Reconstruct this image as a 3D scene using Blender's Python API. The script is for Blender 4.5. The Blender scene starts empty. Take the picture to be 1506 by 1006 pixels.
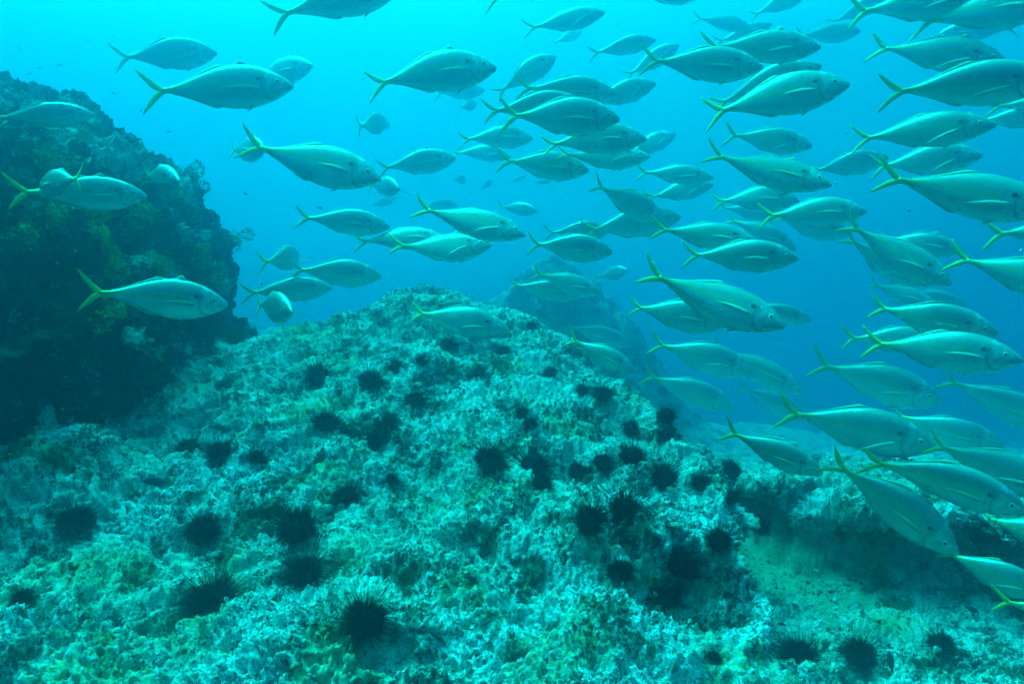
import bpy, bmesh, math, random
import numpy as np
from mathutils import Vector, Matrix

scene = bpy.context.scene
R = math.radians
# ---------------------------------------------------------------- camera
CAM_Z, PITCH, FPX, CX, CY = 1.0, R(7.0), 1004.0, 753.0, 503.0
cam_data = bpy.data.cameras.new('camera')
cam_data.lens = 24.0
cam_data.sensor_width = 36.0
cam_data.clip_start = 0.05
cam_data.clip_end = 500.0
camera = bpy.data.objects.new('camera', cam_data)
scene.collection.objects.link(camera)
camera.location = (0, 0, CAM_Z)
camera.rotation_euler = (math.pi / 2 - PITCH, 0, 0)
scene.camera = camera

# ---------------------------------------------------------------- daylight filtered by the water above
SUN_DIR = Vector((-0.36, 0.42, 1.0)).normalized()          # towards the sun
world = bpy.data.worlds.new('World')
scene.world = world
world.use_nodes = True
wn = world.node_tree.nodes
wl = world.node_tree.links
wn.clear()
w_out = wn.new('ShaderNodeOutputWorld')
w_bg = wn.new('ShaderNodeBackground')
w_tc = wn.new('ShaderNodeTexCoord')
w_dot = wn.new('ShaderNodeVectorMath'); w_dot.operation = 'DOT_PRODUCT'
w_dot.inputs[1].default_value = Vector((-0.06, 0.30, 0.92)).normalized()
w_map = wn.new('ShaderNodeMapRange')
w_map.inputs['From Min'].default_value = -1.0
w_map.inputs['From Max'].default_value = 1.0
w_ramp = wn.new('ShaderNodeValToRGB')
cr = w_ramp.color_ramp
cr.interpolation = 'EASE'
WORLD_STOPS = [(0.0, (0.000, 0.004, 0.010)), (0.38, (0.000, 0.03, 0.06)), (0.50, (0.000, 0.17, 0.33)), (0.60, (0.000, 0.32, 0.51)),
               (0.70, (0.001, 0.64, 0.77)), (0.84, (0.002, 1.15, 1.05)), (1.0, (0.004, 1.8, 1.55))]
cr.elements[0].position = WORLD_STOPS[0][0]; cr.elements[0].color = (*WORLD_STOPS[0][1], 1)
cr.elements[1].position = WORLD_STOPS[-1][0]; cr.elements[1].color = (*WORLD_STOPS[-1][1], 1)
for pos, col in WORLD_STOPS[1:-1]:
    e = cr.elements.new(pos); e.color = (*col, 1)
wl.new(w_tc.outputs['Generated'], w_dot.inputs[0])
wl.new(w_dot.outputs['Value'], w_map.inputs['Value'])
wl.new(w_map.outputs['Result'], w_ramp.inputs['Fac'])
wl.new(w_ramp.outputs['Color'], w_bg.inputs['Color'])
w_bg.inputs['Strength'].default_value = 0.5
wl.new(w_bg.outputs['Background'], w_out.inputs['Surface'])

sun_data = bpy.data.lights.new('sun', 'SUN')
sun_data.energy = 5.0
sun_data.angle = R(28)
sun_data.color = (0.006, 1.0, 0.84)
sun = bpy.data.objects.new('sun', sun_data)
scene.collection.objects.link(sun)
sun.rotation_euler = SUN_DIR.to_track_quat('Z', 'Y').to_euler()

scene.view_settings.view_transform = 'Standard'
scene.view_settings.look = 'None'
scene.view_settings.exposure = 1.66
scene.view_settings.gamma = 1.0
scene.cycles.use_denoising = True
scene.cycles.volume_bounces = 2
scene.cycles.max_bounces = 6
scene.cycles.diffuse_bounces = 2
scene.cycles.glossy_bounces = 2

# ---------------------------------------------------------------- the water's haze
def haze_box(lo, hi):
    me = bpy.data.meshes.new('haze')
    bm = bmesh.new()
    bmesh.ops.create_cube(bm, size=1.0)
    for v in bm.verts:
        v.co = Vector((lo[i] if v.co[i] < 0 else hi[i] for i in range(3)))
    bm.to_mesh(me); bm.free()
    o = bpy.data.objects.new('haze', me)
    scene.collection.objects.link(o)
    m = bpy.data.materials.new('water_haze')
    m.use_nodes = True
    n, l = m.node_tree.nodes, m.node_tree.links
    n.clear()
    out = n.new('ShaderNodeOutputMaterial')
    v = n.new('ShaderNodeVolumePrincipled')
    v.inputs['Color'].default_value = (0.01, 0.565, 0.80, 1)
    v.inputs['Density'].default_value = 0.152
    v.inputs['Anisotropy'].default_value = 0.92
    l.new(v.outputs['Volume'], out.inputs['Volume'])
    me.materials.append(m)
    o['kind'] = 'stuff'
    return o
haze_box((-13.5, -4, -3.6), (13.5, 13.5, 5.0))

# ---------------------------------------------------------------- helpers
rng = np.random.default_rng(7)
random.seed(11)
C = scene.collection.objects
_perm = rng.permutation(256)
_perm = np.concatenate([_perm, _perm, _perm])
_g = rng.normal(size=(256, 3)); _g /= np.linalg.norm(_g, axis=1)[:, None]
_g = _g.astype(np.float32)

def perlin(p):
    p = np.asarray(p, np.float32)
    i = np.floor(p).astype(np.int32)
    f = p - i
    i &= 255
    u = f * f * f * (f * (f * 6 - 15) + 10)
    out = np.zeros(len(p), np.float32)
    for dx in (0, 1):
        hx = _perm[i[:, 0] + dx]
        wx = u[:, 0] if dx else 1 - u[:, 0]
        for dy in (0, 1):
            hy = _perm[hx + i[:, 1] + dy]
            wy = wx * (u[:, 1] if dy else 1 - u[:, 1])
            for dz in (0, 1):
                h = _perm[hy + i[:, 2] + dz] & 255
                g = _g[h]
                d = g[:, 0] * (f[:, 0] - dx) + g[:, 1] * (f[:, 1] - dy) + g[:, 2] * (f[:, 2] - dz)
                out += wy * (u[:, 2] if dz else 1 - u[:, 2]) * d
    return out * 1.5

def noise(p, scale, off=0.0):
    return perlin(p / scale + off)

def sstep(a, b, x):
    t = np.clip((x - a) / (b - a), 0, 1)
    return t * t * (3 - 2 * t)

def poly_sd(x, y, P):
    """signed distance to a plan polygon, positive inside"""
    d = np.full(x.shape, 1e9, np.float32)
    inside = np.zeros(x.shape, bool)
    n = len(P)
    for k in range(n):
        ax, ay = P[k]; bx, by = P[(k + 1) % n]
        ex, ey = bx - ax, by - ay
        t = np.clip(((x - ax) * ex + (y - ay) * ey) / (ex * ex + ey * ey), 0, 1)
        d = np.minimum(d, (x - ax - t * ex) ** 2 + (y - ay - t * ey) ** 2)
        c = ((ay > y) != (by > y)) & (x < (bx - ax) * (y - ay) / ((by - ay) or 1e-9) + ax)
        inside ^= c
    d = np.sqrt(d)
    return np.where(inside, d, -d)

def grid_mesh(name, V, nr, nc, wrap=False, smooth=True):
    """V: (nr*nc,3) vertices in rows -> quad mesh"""
    me = bpy.data.meshes.new(name)
    idx = np.arange(nr * nc, dtype=np.int32).reshape(nr, nc)
    if wrap:
        idx = np.concatenate([idx, idx[:, :1]], axis=1)
    q = np.stack([idx[:-1, :-1], idx[:-1, 1:], idx[1:, 1:], idx[1:, :-1]], axis=-1).reshape(-1, 4)
    raw_mesh(me, V, q, smooth)
    return me

def raw_mesh(me, V, F, smooth=True):
    F = np.asarray(F, np.int32)
    k = F.shape[1]
    me.vertices.add(len(V)); me.vertices.foreach_set('co', np.asarray(V, np.float32).ravel())
    me.loops.add(F.size); me.loops.foreach_set('vertex_index', F.ravel())
    me.polygons.add(len(F))
    me.polygons.foreach_set('loop_start', np.arange(0, F.size, k, dtype=np.int32))
    me.polygons.foreach_set('use_smooth', np.full(len(F), smooth))
    me.update(calc_edges=True)
    me.validate()

def grid_normals(V, nr, nc, wrap=False):
    P = V.reshape(nr, nc, 3)
    if wrap:
        du = np.roll(P, -1, 1) - np.roll(P, 1, 1)
    else:
        du = np.gradient(P, axis=1)
    dv = np.gradient(P, axis=0)
    n = np.cross(du, dv)
    n /= np.linalg.norm(n, axis=2)[..., None] + 1e-12
    return n.reshape(-1, 3)

def link(name, me, parent=None):
    o = bpy.data.objects.new(name, me)
    C.link(o)
    if parent is not None:
        o.parent = parent
    return o

def tag(o, label, cat, group=None):
    o['label'] = label; o['category'] = cat
    if group: o['group'] = group
    return o

def attr(me, name, vals):
    a = me.attributes.new(name, 'FLOAT', 'POINT')
    a.data.foreach_set('value', np.asarray(vals, np.float32))

# camera geometry, used to work out where the things in the photo stand
VX = Vector((1, 0, 0)); VF = Vector((0, math.cos(PITCH), -math.sin(PITCH))); VU = Vector((0, math.sin(PITCH), math.cos(PITCH)))
EYE = Vector((0, 0, CAM_Z))
def ray(px, py):
    return VF + VX * ((px - CX) / FPX) - VU * ((py - CY) / FPX)
# ---------------------------------------------------------------- materials
class Mat:
    def __init__(s, name, rough=0.9, spec=0.2):
        s.m = bpy.data.materials.new(name); s.m.use_nodes = True
        s.n, s.l = s.m.node_tree.nodes, s.m.node_tree.links
        s.b = s.n['Principled BSDF']
        s.b.inputs['Roughness'].default_value = rough
        s.b.inputs['Specular IOR Level'].default_value = spec
        s.tc = s.n.new('ShaderNodeTexCoord')
    def noise(s, scale, detail=4, rough=0.6, off=0.0, src=None):
        t = s.n.new('ShaderNodeTexNoise')
        t.inputs['Scale'].default_value = scale; t.inputs['Detail'].default_value = detail
        t.inputs['Roughness'].default_value = rough
        mp = s.n.new('ShaderNodeMapping'); mp.inputs['Location'].default_value = (off, off * 1.7, off * .6)
        s.l.new(src or s.tc.outputs['Object'], mp.inputs['Vector']); s.l.new(mp.outputs[0], t.inputs['Vector'])
        return t.outputs['Fac']
    def voro(s, scale, off=0.0):
        t = s.n.new('ShaderNodeTexVoronoi'); t.inputs['Scale'].default_value = scale
        mp = s.n.new('ShaderNodeMapping'); mp.inputs['Location'].default_value = (off, off, off)
        s.l.new(s.tc.outputs['Object'], mp.inputs['Vector']); s.l.new(mp.outputs[0], t.inputs['Vector'])
        return t.outputs['Distance']
    def step(s, v, a, b, lo=0.0, hi=1.0):
        t = s.n.new('ShaderNodeMapRange'); t.interpolation_type = 'SMOOTHSTEP'
        t.inputs['From Min'].default_value = a; t.inputs['From Max'].default_value = b
        t.inputs['To Min'].default_value = lo; t.inputs['To Max'].default_value = hi
        s.l.new(v, t.inputs['Value']); return t.outputs['Result']
    def mix(s, f, a, b):
        t = s.n.new('ShaderNodeMix'); t.data_type = 'RGBA'
        for i, v in ((0, f), (6, a), (7, b)):
            if isinstance(v, (tuple, list)): t.inputs[i].default_value = (*v, 1)
            elif isinstance(v, (int, float)): t.inputs[i].default_value = v
            else: s.l.new(v, t.inputs[i])
        return t.outputs[2]
    def math(s, op, a, b=0.0):
        t = s.n.new('ShaderNodeMath'); t.operation = op
        for i, v in ((0, a), (1, b)):
            if isinstance(v, (int, float)): t.inputs[i].default_value = v
            else: s.l.new(v, t.inputs[i])
        return t.outputs[0]
    def attr(s, name):
        t = s.n.new('ShaderNodeAttribute'); t.attribute_name = name
        return t.outputs['Fac']
    def color(s, c):
        if isinstance(c, (tuple, list)): s.b.inputs['Base Color'].default_value = (*c, 1)
        else: s.l.new(c, s.b.inputs['Base Color'])
    def bump(s, h, strength=0.5, dist=0.01):
        t = s.n.new('ShaderNodeBump'); t.inputs['Strength'].default_value = strength; t.inputs['Distance'].default_value = dist
        s.l.new(h, t.inputs['Height']); s.l.new(t.outputs[0], s.b.inputs['Normal'])

def rock_material(name, crust_bias=0.0, dark=(0.035, 0.045, 0.035), films=((0.13, 0.20, 0.065), (0.40, 0.46, 0.20))):
    """coralline crust in pale knobs over dark turf, with yellow-green films"""
    M = Mat(name, 0.95, 0.1)
    big = M.noise(2.3, 5, 0.6, 3.0)
    mid = M.noise(15, 6, 0.7, 7.0)
    fine = M.noise(58, 5, 0.72, 1.0)
    grain = M.noise(190, 3, 0.7, 5.0)
    pale = M.mix(M.step(grain, .35, .65), (0.22, 0.27, 0.255), (0.70, 0.78, 0.76))
    pale = M.mix(M.step(big, .38, .66), pale, M.mix(M.step(grain, .3, .7), (0.24, 0.30, 0.22), (0.68, 0.76, 0.64)))
    film = M.mix(M.step(fine, .3, .7), *films)
    speck = M.noise(125, 4, 0.75, 11.0)
    a = M.math('ADD', M.math('ADD', M.math('MULTIPLY', mid, .30), M.math('MULTIPLY', fine, .34)), M.math('MULTIPLY', speck, .36))
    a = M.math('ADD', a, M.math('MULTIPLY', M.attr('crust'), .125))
    a = M.math('ADD', a, M.math('MULTIPLY', M.math('SUBTRACT', M.noise(4.2, 5, .65, 44.0), .5), .34))
    c = M.mix(M.step(a, .455 - crust_bias, .525 - crust_bias), dark, pale)
    y = M.noise(3.1, 4, 0.6, 21.0)
    c = M.mix(M.math('MULTIPLY', M.math('MINIMUM', M.math('ADD', M.step(y, .54, .66), M.attr('film')), 1.0), M.step(fine, .35, .6)), c, film)
    brown = M.noise(5.5, 5, 0.7, 33.0)
    bw = M.math('ADD', M.math('MULTIPLY', brown, .72), M.math('MULTIPLY', speck, .28))
    c = M.mix(M.math('MULTIPLY', M.step(bw, .525, .575), .9), c, M.mix(M.step(grain, .4, .6), (0.025, 0.042, 0.022), (0.065, 0.095, 0.045)))
    s = M.attr('sand')
    sandc = M.mix(M.step(M.math('ADD', M.math('MULTIPLY', grain, .6), M.math('MULTIPLY', mid, .4)), .36, .64), (0.13, 0.17, 0.10), (0.34, 0.39, 0.25))
    c = M.mix(s, c, sandc)
    M.color(c)
    h = M.math('ADD', M.math('MULTIPLY', fine, .6), M.math('MULTIPLY', grain, .5))
    M.bump(h, 1.0, 0.014)
    return M.m

m_seabed = rock_material('coralline_rock', 0.022)
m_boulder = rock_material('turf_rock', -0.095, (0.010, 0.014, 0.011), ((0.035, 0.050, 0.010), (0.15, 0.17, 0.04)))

# ---------------------------------------------------------------- seabed
MOUND = [(.50, -2), (.60, 1.75), (.69, 2.25), (.80, 2.7), (.66, 3.4), (.34, 4.4), (-.25, 5.1), (-.8, 5.1), (-1.3, 4.4), (-2, 4.2), (-7, 4), (-7, -2)]
SHELF = [(.90, 3.75), (1.06, 3.2), (1.34, 2.82), (1.65, 2.58), (2.3, 2.45), (6, 2.2), (7, 7), (1.4, 6.4)]
LUMPS = [  # plan position, radius, height: knolls and hollows of the reef
    (-.45, 1.62, .22, .09), (-1.65, 2.2, .26, -.16), (-2.0, 2.75, .2, .20), (-1.45, 3.0, .28, -.12), (-.53, 2.75, .13, -.09), (.19, 2.5, .13, -.09), (-.28, 3.3, .12, -.07), (.42, 2.05, .15, .10), (.44, 1.83, .10, -.16), (-.27, 1.62, .07, -.10), (-1.75, 2.45, .22, .16),
    (-.35, 2.5, .2, -.04), (.05, 2.1, .3, .04), (-.9, 2.9, .3, .07), (-.3, 3.4, .35, .08), (.2, 3.0, .3, .05), (.55, 2.6, .16, .06),
    (-.55, 4.6, .4, .12), (.1, 4.3, .3, .06), (-1.05, 2.0, .25, -.05), (-1.25, 1.75, .2, .05), (1.25, 2.1, .25, .06), (1.6, 1.9, .3, .04)]
def height(x, y):
    p = np.stack([x, y, np.zeros_like(x)], 1).astype(np.float32)
    wx = noise(p, .45, 3.3) * .10 + noise(p, .16, 8.1) * .05
    wy = noise(p, .45, 13.7) * .10 + noise(p, .16, 18.9) * .05
    low = -.26 - .05 * np.clip(y - 3.5, 0, 20) + noise(p, 1.4, 2.2) * .10
    low = np.maximum(low - .22*np.clip(y-4,0,6), -2.0 + noise(p, 2.0, 5.0) * .2)
    sd = poly_sd(x + wx, y + wy, MOUND)
    top = .05 + .222 * (y - 1.8)
    top = np.where(x < -1.3, top - .0 * x, top)
    top = np.clip(top, -.3, .9)
    wd = .5 * np.clip(y - 2.9, 0, 1.6)
    m = sstep(-.13 - wd, .10 + .3 * wd, sd)
    h = low * (1 - m) + top * m
    sd2 = poly_sd(x + wx, y + wy * 1.2, SHELF)
    sh = .02 - .55 * np.clip(y - 3.35, 0, 4) - .05 * np.clip(x - 1.6, 0, 3) + noise(p, .8, 9.0) * .05
    m2 = sstep(-.13, .09, sd2)
    h = np.maximum(h, low * (1 - m2) + sh * m2)
    for (cx, cy, rx, ry, a) in ((-.6, 11.2, 1.9, 1.0, 2.2), (-3.0, 9.4, 1.5, 1.2, 1.75), (1.5, 11.2, 1.3, .9, 1.75), (-5.5, 11.5, 2, 1.5, 2.2)):
        q = ((x + 2.2 * wx - cx) / rx) ** 2 + ((y + 2 * wy - cy) / ry) ** 2
        h = h + a * np.exp(-q ** 1.5)
    for cx, cy, r, a in LUMPS:
        h = h + a * np.exp(-(((x + .6 * wx - cx) ** 2 + (y + .6 * wy - cy) ** 2) / (r * r)) ** 1.6)
    h = h + noise(p, .55, 4.4) * .05
    sand = sstep(.0, .16, -np.maximum(sd, sd2 * 1.3) + noise(p, .2, 6.6) * .05) * sstep(2.25, 2.5, y + .35 * (x - 1.1) + noise(p, .25, 7.7) * .15) * sstep(4.4, 3.4, y) * sstep(1.62, 1.2, x + noise(p, .3, 71.0) * .35)
    eo = sstep(.35, .85, m2) * sstep(.40, .03, sd2) * (h < .12)
    em = sstep(.40, .85, m) * sstep(.30, .02, sd) * sstep(.25, .5, x) * sstep(3.2, 2.8, y)
    k = 1 + noise(p, .25, 91.0) * .9
    return h, sand, (-.08 * eo + .13 * em) * k, (-.14 * eo - .05 * em) * k

NR, NC = 1080, 1180
rr = np.exp(np.linspace(math.log(.55), math.log(12.9), NR))
tt = np.linspace(R(-66), R(66), NC)
RR, TT = np.meshgrid(rr, tt, indexing='ij')
gx = (RR * np.sin(TT)).ravel().astype(np.float32); gy = (RR * np.cos(TT)).ravel().astype(np.float32)
gh, gsand, ox, oy = height(gx, gy)
V = np.stack([gx + ox, gy + oy, gh], 1)
N = grid_normals(V, NR, NC)
if N[:, 2].mean() < 0: N = -N
def crust(V, k=1.0):
    """knobbly growth: rounded lumps at several sizes with sharp creases between them"""
    d = noise(V, .30, 1.1) * .055 + noise(V, .16, 2.1) * .035 - sstep(.12, .45, noise(V, .22, 77.0)) * .05
    b1 = 1 - np.abs(noise(V, .095, 5.1)) * 2.2
    b2 = 1 - np.abs(noise(V, .042, 9.2)) * 2.2
    b3 = 1 - np.abs(noise(V, .020, 14.7)) * 2.2
    n1 = sstep(-.25, .35, noise(V, .5, 17.0))
    d += -.014 * b1 * (0.4 + .6 * n1) - .015 * b2 - .009 * b3
    d += noise(V, .017, 30.0) * .009 + noise(V, .010, 40.0) * .008
    pits = sstep(.20, .50, noise(V, .085, 50.0)) * .035 + sstep(.22, .5, noise(V, .036, 60.0)) * .024 + sstep(.2, .5, noise(V, .019, 66.0)) * .019
    return (d - pits) * k * .88
fade = 1 - .72 * gsand
V = V + N * (crust(V) * fade)[:, None]
film = np.zeros(len(V), np.float32)     # where the yellow-green film has settled in the near corner
fw = noise(V, .22, 52.0) * .14 + noise(V, .08, 53.0) * .06
for cx, cy, r in ((-1.30, 1.95, .22), (-.92, 1.72, .20), (-1.05, 1.50, .16), (-.12, 1.95, .10), (.12, 1.62, .12), (-.5, 2.05, .10)):
    film = np.maximum(film, .85 * sstep(r * 1.25, r * .4, np.hypot(V[:, 0] - cx, V[:, 1] - cy) + fw))
me = grid_mesh('seabed', V, NR, NC)
attr(me, 'sand', gsand); attr(me, 'crust', np.zeros(len(V))); attr(me, 'film', film)
me.materials.append(m_seabed)
seabed = link('seabed', me)
seabed['kind'] = 'structure'

# ---------------------------------------------------------------- the boulder on the near side
def boulder(name, centre, radii, nu, nv, seed, undercut=0.25, mat=m_boulder, k=1.0):
    u = np.linspace(0, 2 * math.pi, nu, endpoint=False); v = np.linspace(0.012, math.pi - 0.012, nv)
    VV, UU = np.meshgrid(v, u, indexing='ij')
    d = np.stack([np.sin(VV) * np.cos(UU), np.sin(VV) * np.sin(UU), np.cos(VV)], -1).reshape(-1, 3)
    # squarer than a ball, drawn in below
    e = np.sign(d) * np.abs(d) ** .82
    rad = 1 - undercut * sstep(.05, -.75, d[:, 2])
    P = e * np.array(radii) * rad[:, None]
    n = d / np.array(radii); n /= np.linalg.norm(n, axis=1)[:, None]
    s = (P + seed).astype(np.float32)
    P = P + n * (noise(s, .95, 1.0) * .20 + noise(s, .42, 2.0) * .14 - np.abs(noise(s, .55, 6.0)) * .12)[:, None]
    P[:, 2] -= .26 * P[:, 0] * sstep(-.4, .6, P[:, 2])
    s = (P + seed).astype(np.float32)
    nn = grid_normals(P, nv, nu, True)
    if (nn * d).sum(1).mean() < 0: nn = -nn
    P = P + nn * (crust(s, 1.35) * k + noise(s, .2, 8.0) * .06 - sstep(.15, .5, noise(s, .45, 88.0)) * .16)[:, None]
    me = grid_mesh(name, P + np.array(centre), nv, nu, wrap=True)
    attr(me, 'sand', np.zeros(len(P))); attr(me, 'crust', np.zeros(len(P)))
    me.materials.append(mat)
    return link(name, me)
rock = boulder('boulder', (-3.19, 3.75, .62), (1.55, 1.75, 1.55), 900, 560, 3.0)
tag(rock, 'huge dark boulder overgrown with turf and pale crust, towering over the reef', 'boulder')

bpy.context.view_layer.update()
CASTERS = [seabed, rock]
def hit(px, py):
    """where the sight line through a point of the photo meets the reef"""
    d = ray(px, py).normalized(); best = None
    for o in CASTERS:
        ok, loc, nrm, _ = o.ray_cast(EYE, d)
        if ok and (best is None or (loc - EYE).length < (best[0] - EYE).length):
            best = (loc, nrm)
    return best

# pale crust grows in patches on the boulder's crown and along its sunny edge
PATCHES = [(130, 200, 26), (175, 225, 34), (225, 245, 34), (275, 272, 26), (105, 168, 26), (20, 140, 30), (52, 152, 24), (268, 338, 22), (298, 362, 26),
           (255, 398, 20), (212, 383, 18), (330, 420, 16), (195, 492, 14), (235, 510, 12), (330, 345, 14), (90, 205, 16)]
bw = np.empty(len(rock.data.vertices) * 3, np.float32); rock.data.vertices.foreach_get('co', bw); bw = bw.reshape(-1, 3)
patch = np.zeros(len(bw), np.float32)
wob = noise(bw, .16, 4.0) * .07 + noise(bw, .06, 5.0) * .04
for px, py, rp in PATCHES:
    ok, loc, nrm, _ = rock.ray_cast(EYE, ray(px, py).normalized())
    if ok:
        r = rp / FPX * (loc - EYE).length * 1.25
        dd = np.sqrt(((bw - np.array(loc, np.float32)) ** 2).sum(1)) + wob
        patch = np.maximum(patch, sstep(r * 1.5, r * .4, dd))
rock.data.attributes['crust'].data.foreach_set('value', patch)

# ---------------------------------------------------------------- loose chips of shell and crust lying over the reef
def rubble(n=30000):
    bm = bmesh.new(); bmesh.ops.create_icosphere(bm, subdivisions=1, radius=1)
    bv = np.array([v.co for v in bm.verts], np.float32); bf = np.array([[v.index for v in f.verts] for f in bm.faces]); bm.free()
    w = (1 + gsand * .6) * (rr.repeat(NC) < 5.0) * (np.abs(gx) < .82 * gy + .5)
    w = w * np.clip(1.0 / (rr.repeat(NC) + .3), 0, 1) ** 0 * (rr.repeat(NC) ** 1.6)
    pick = rng.choice(len(V), n, p=w / w.sum())
    base = V[pick] + rng.normal(size=(n, 3)).astype(np.float32) * .004
    size = (.0028 + .0085 * rng.random(n) ** 2.5).astype(np.float32)
    sc = (rng.uniform(.5, 1.4, (n, 1, 3)) * size[:, None, None]).astype(np.float32)
    q = rng.normal(size=(n, 4)); q /= np.linalg.norm(q, axis=1)[:, None]
    a, b, c, d = q.T
    Rm = np.stack([a*a+b*b-c*c-d*d, 2*(b*c-a*d), 2*(b*d+a*c), 2*(b*c+a*d), a*a-b*b+c*c-d*d, 2*(c*d-a*b), 2*(b*d-a*c), 2*(c*d+a*b), a*a-b*b-c*c+d*d], 1).reshape(n, 3, 3).astype(np.float32)
    P = bv[None] * sc * (1 + .28 * rng.normal(size=(n, len(bv), 1)).astype(np.float32))
    P = np.einsum('nij,nkj->nki', Rm, P) + base[:, None]
    F = (bf[None] + (np.arange(n) * len(bv))[:, None, None]).reshape(-1, 3)
    me = bpy.data.meshes.new('reef_rubble'); raw_mesh(me, P.reshape(-1, 3), F, False)
    me.materials.append(m_seabed)
    o = link('reef_rubble', me); o['kind'] = 'stuff'
rubble()

# ---------------------------------------------------------------- yellow-green algae on the boulder
m_alga = Mat('olive_algae', .8, .2)
m_alga.color(m_alga.mix(m_alga.step(m_alga.noise(7, 4, .7), .35, .65), (0.09, 0.11, 0.012), (0.42, 0.40, 0.05))); m_alga = m_alga.m
def tuft_mesh(seed):
    r = np.random.default_rng(seed); Vs, Fs = [], []
    lobes = [(r.normal(size=3) * (.45, .45, .22), r.uniform(.35, .6)) for _ in range(7)]
    for c, rad in lobes:
        for _ in range(150):
            d = r.normal(size=3); d /= np.linalg.norm(d)
            p = c + d * rad * r.uniform(.72, 1.05)
            a = np.cross(d, r.normal(size=3)); a /= np.linalg.norm(a); b = d * .8 + np.cross(a, d) * r.normal() * .6
            w, l = r.uniform(.03, .06), r.uniform(.07, .16); k = len(Vs)
            Vs += [p - a * w, p + a * w, p + a * w * .6 + b * l, p - a * w * .6 + b * l * 1.1]
            Fs.append((k, k + 1, k + 2, k + 3))
    me = bpy.data.meshes.new('algae_tuft'); me.from_pydata([tuple(map(float, v)) for v in Vs], [], Fs); me.materials.append(m_alga)
    return me
_tufts = [tuft_mesh(s) for s in range(4)]
for px, py, rp, lab in ((200, 325, 26, 'round olive algae tuft right under the pale fish crossed by a yellow tail'),
        (150, 350, 20, 'olive algae tuft in a row on the boulder, lower left of the roundest one'),
        (75, 325, 18, 'olive algae tuft on the boulder beneath the tail of the pale fish'),
        (62, 240, 20, 'dim olive algae tuft on the boulder above the tail of the pale fish'),
        (232, 393, 15, 'small bright olive algae tuft on the boulder above the tail of the well lit fish'),
        (300, 388, 18, "olive algae tuft near the boulder's steep edge over the well lit fish's head"),
        (262, 303, 18, 'olive algae tuft below the fish seen head on before the boulder'),
        (130, 310, 15, 'small olive algae tuft touching the belly line of the pale fish'),
        (30, 335, 22, 'dim olive algae tuft at the frame edge halfway up the boulder'),
        (282, 262, 15, 'olive algae tuft on the sunny shoulder of the boulder'),
        (342, 352, 14, 'olive algae tuft hanging on the outer rim of the boulder'),
        (150, 465, 20, 'shaded algae tuft on the black face under the tail of the well lit fish')):
    ok, loc, nrm, _ = rock.ray_cast(EYE, ray(px, py).normalized())
    if ok:
        o = link('algae_tuft', random.choice(_tufts)); s = rp / FPX * (loc - EYE).length * 1.4
        o.matrix_world = Matrix.Translation(loc + nrm * s * .15) @ nrm.to_track_quat('Z', 'Y').to_matrix().to_4x4() @ Matrix.Rotation(random.uniform(0, 6), 4, 'Z') @ Matrix.Diagonal((s, s, s * .8, 1))
        tag(o, lab, 'algae', 'olive algae tufts on the boulder')

def specks(n=420):
    bm = bmesh.new(); bmesh.ops.create_icosphere(bm, subdivisions=1, radius=1)
    bv = np.array([v.co for v in bm.verts], np.float32); bf = np.array([[v.index for v in f.verts] for f in bm.faces]); bm.free()
    y = rng.uniform(.7, 6, n); P = np.stack([rng.uniform(-.85, .85, n) * y, y, 1 + rng.uniform(-.25, .45, n) * y], 1)
    s = rng.uniform(.0007, .0017, n)
    Q = (bv[None] * rng.uniform(.5, 1.5, (n, 1, 3)) * s[:, None, None] + P[:, None]).reshape(-1, 3)
    F = (bf[None] + (np.arange(n) * len(bv))[:, None, None]).reshape(-1, 3)
    me = bpy.data.meshes.new('drifting_specks'); raw_mesh(me, Q, F, False)
    m = Mat('speck_pale', .8, .2); m.color((0.5, 0.55, 0.5)); me.materials.append(m.m)
    link('drifting_specks', me)['kind'] = 'stuff'
specks()
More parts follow.
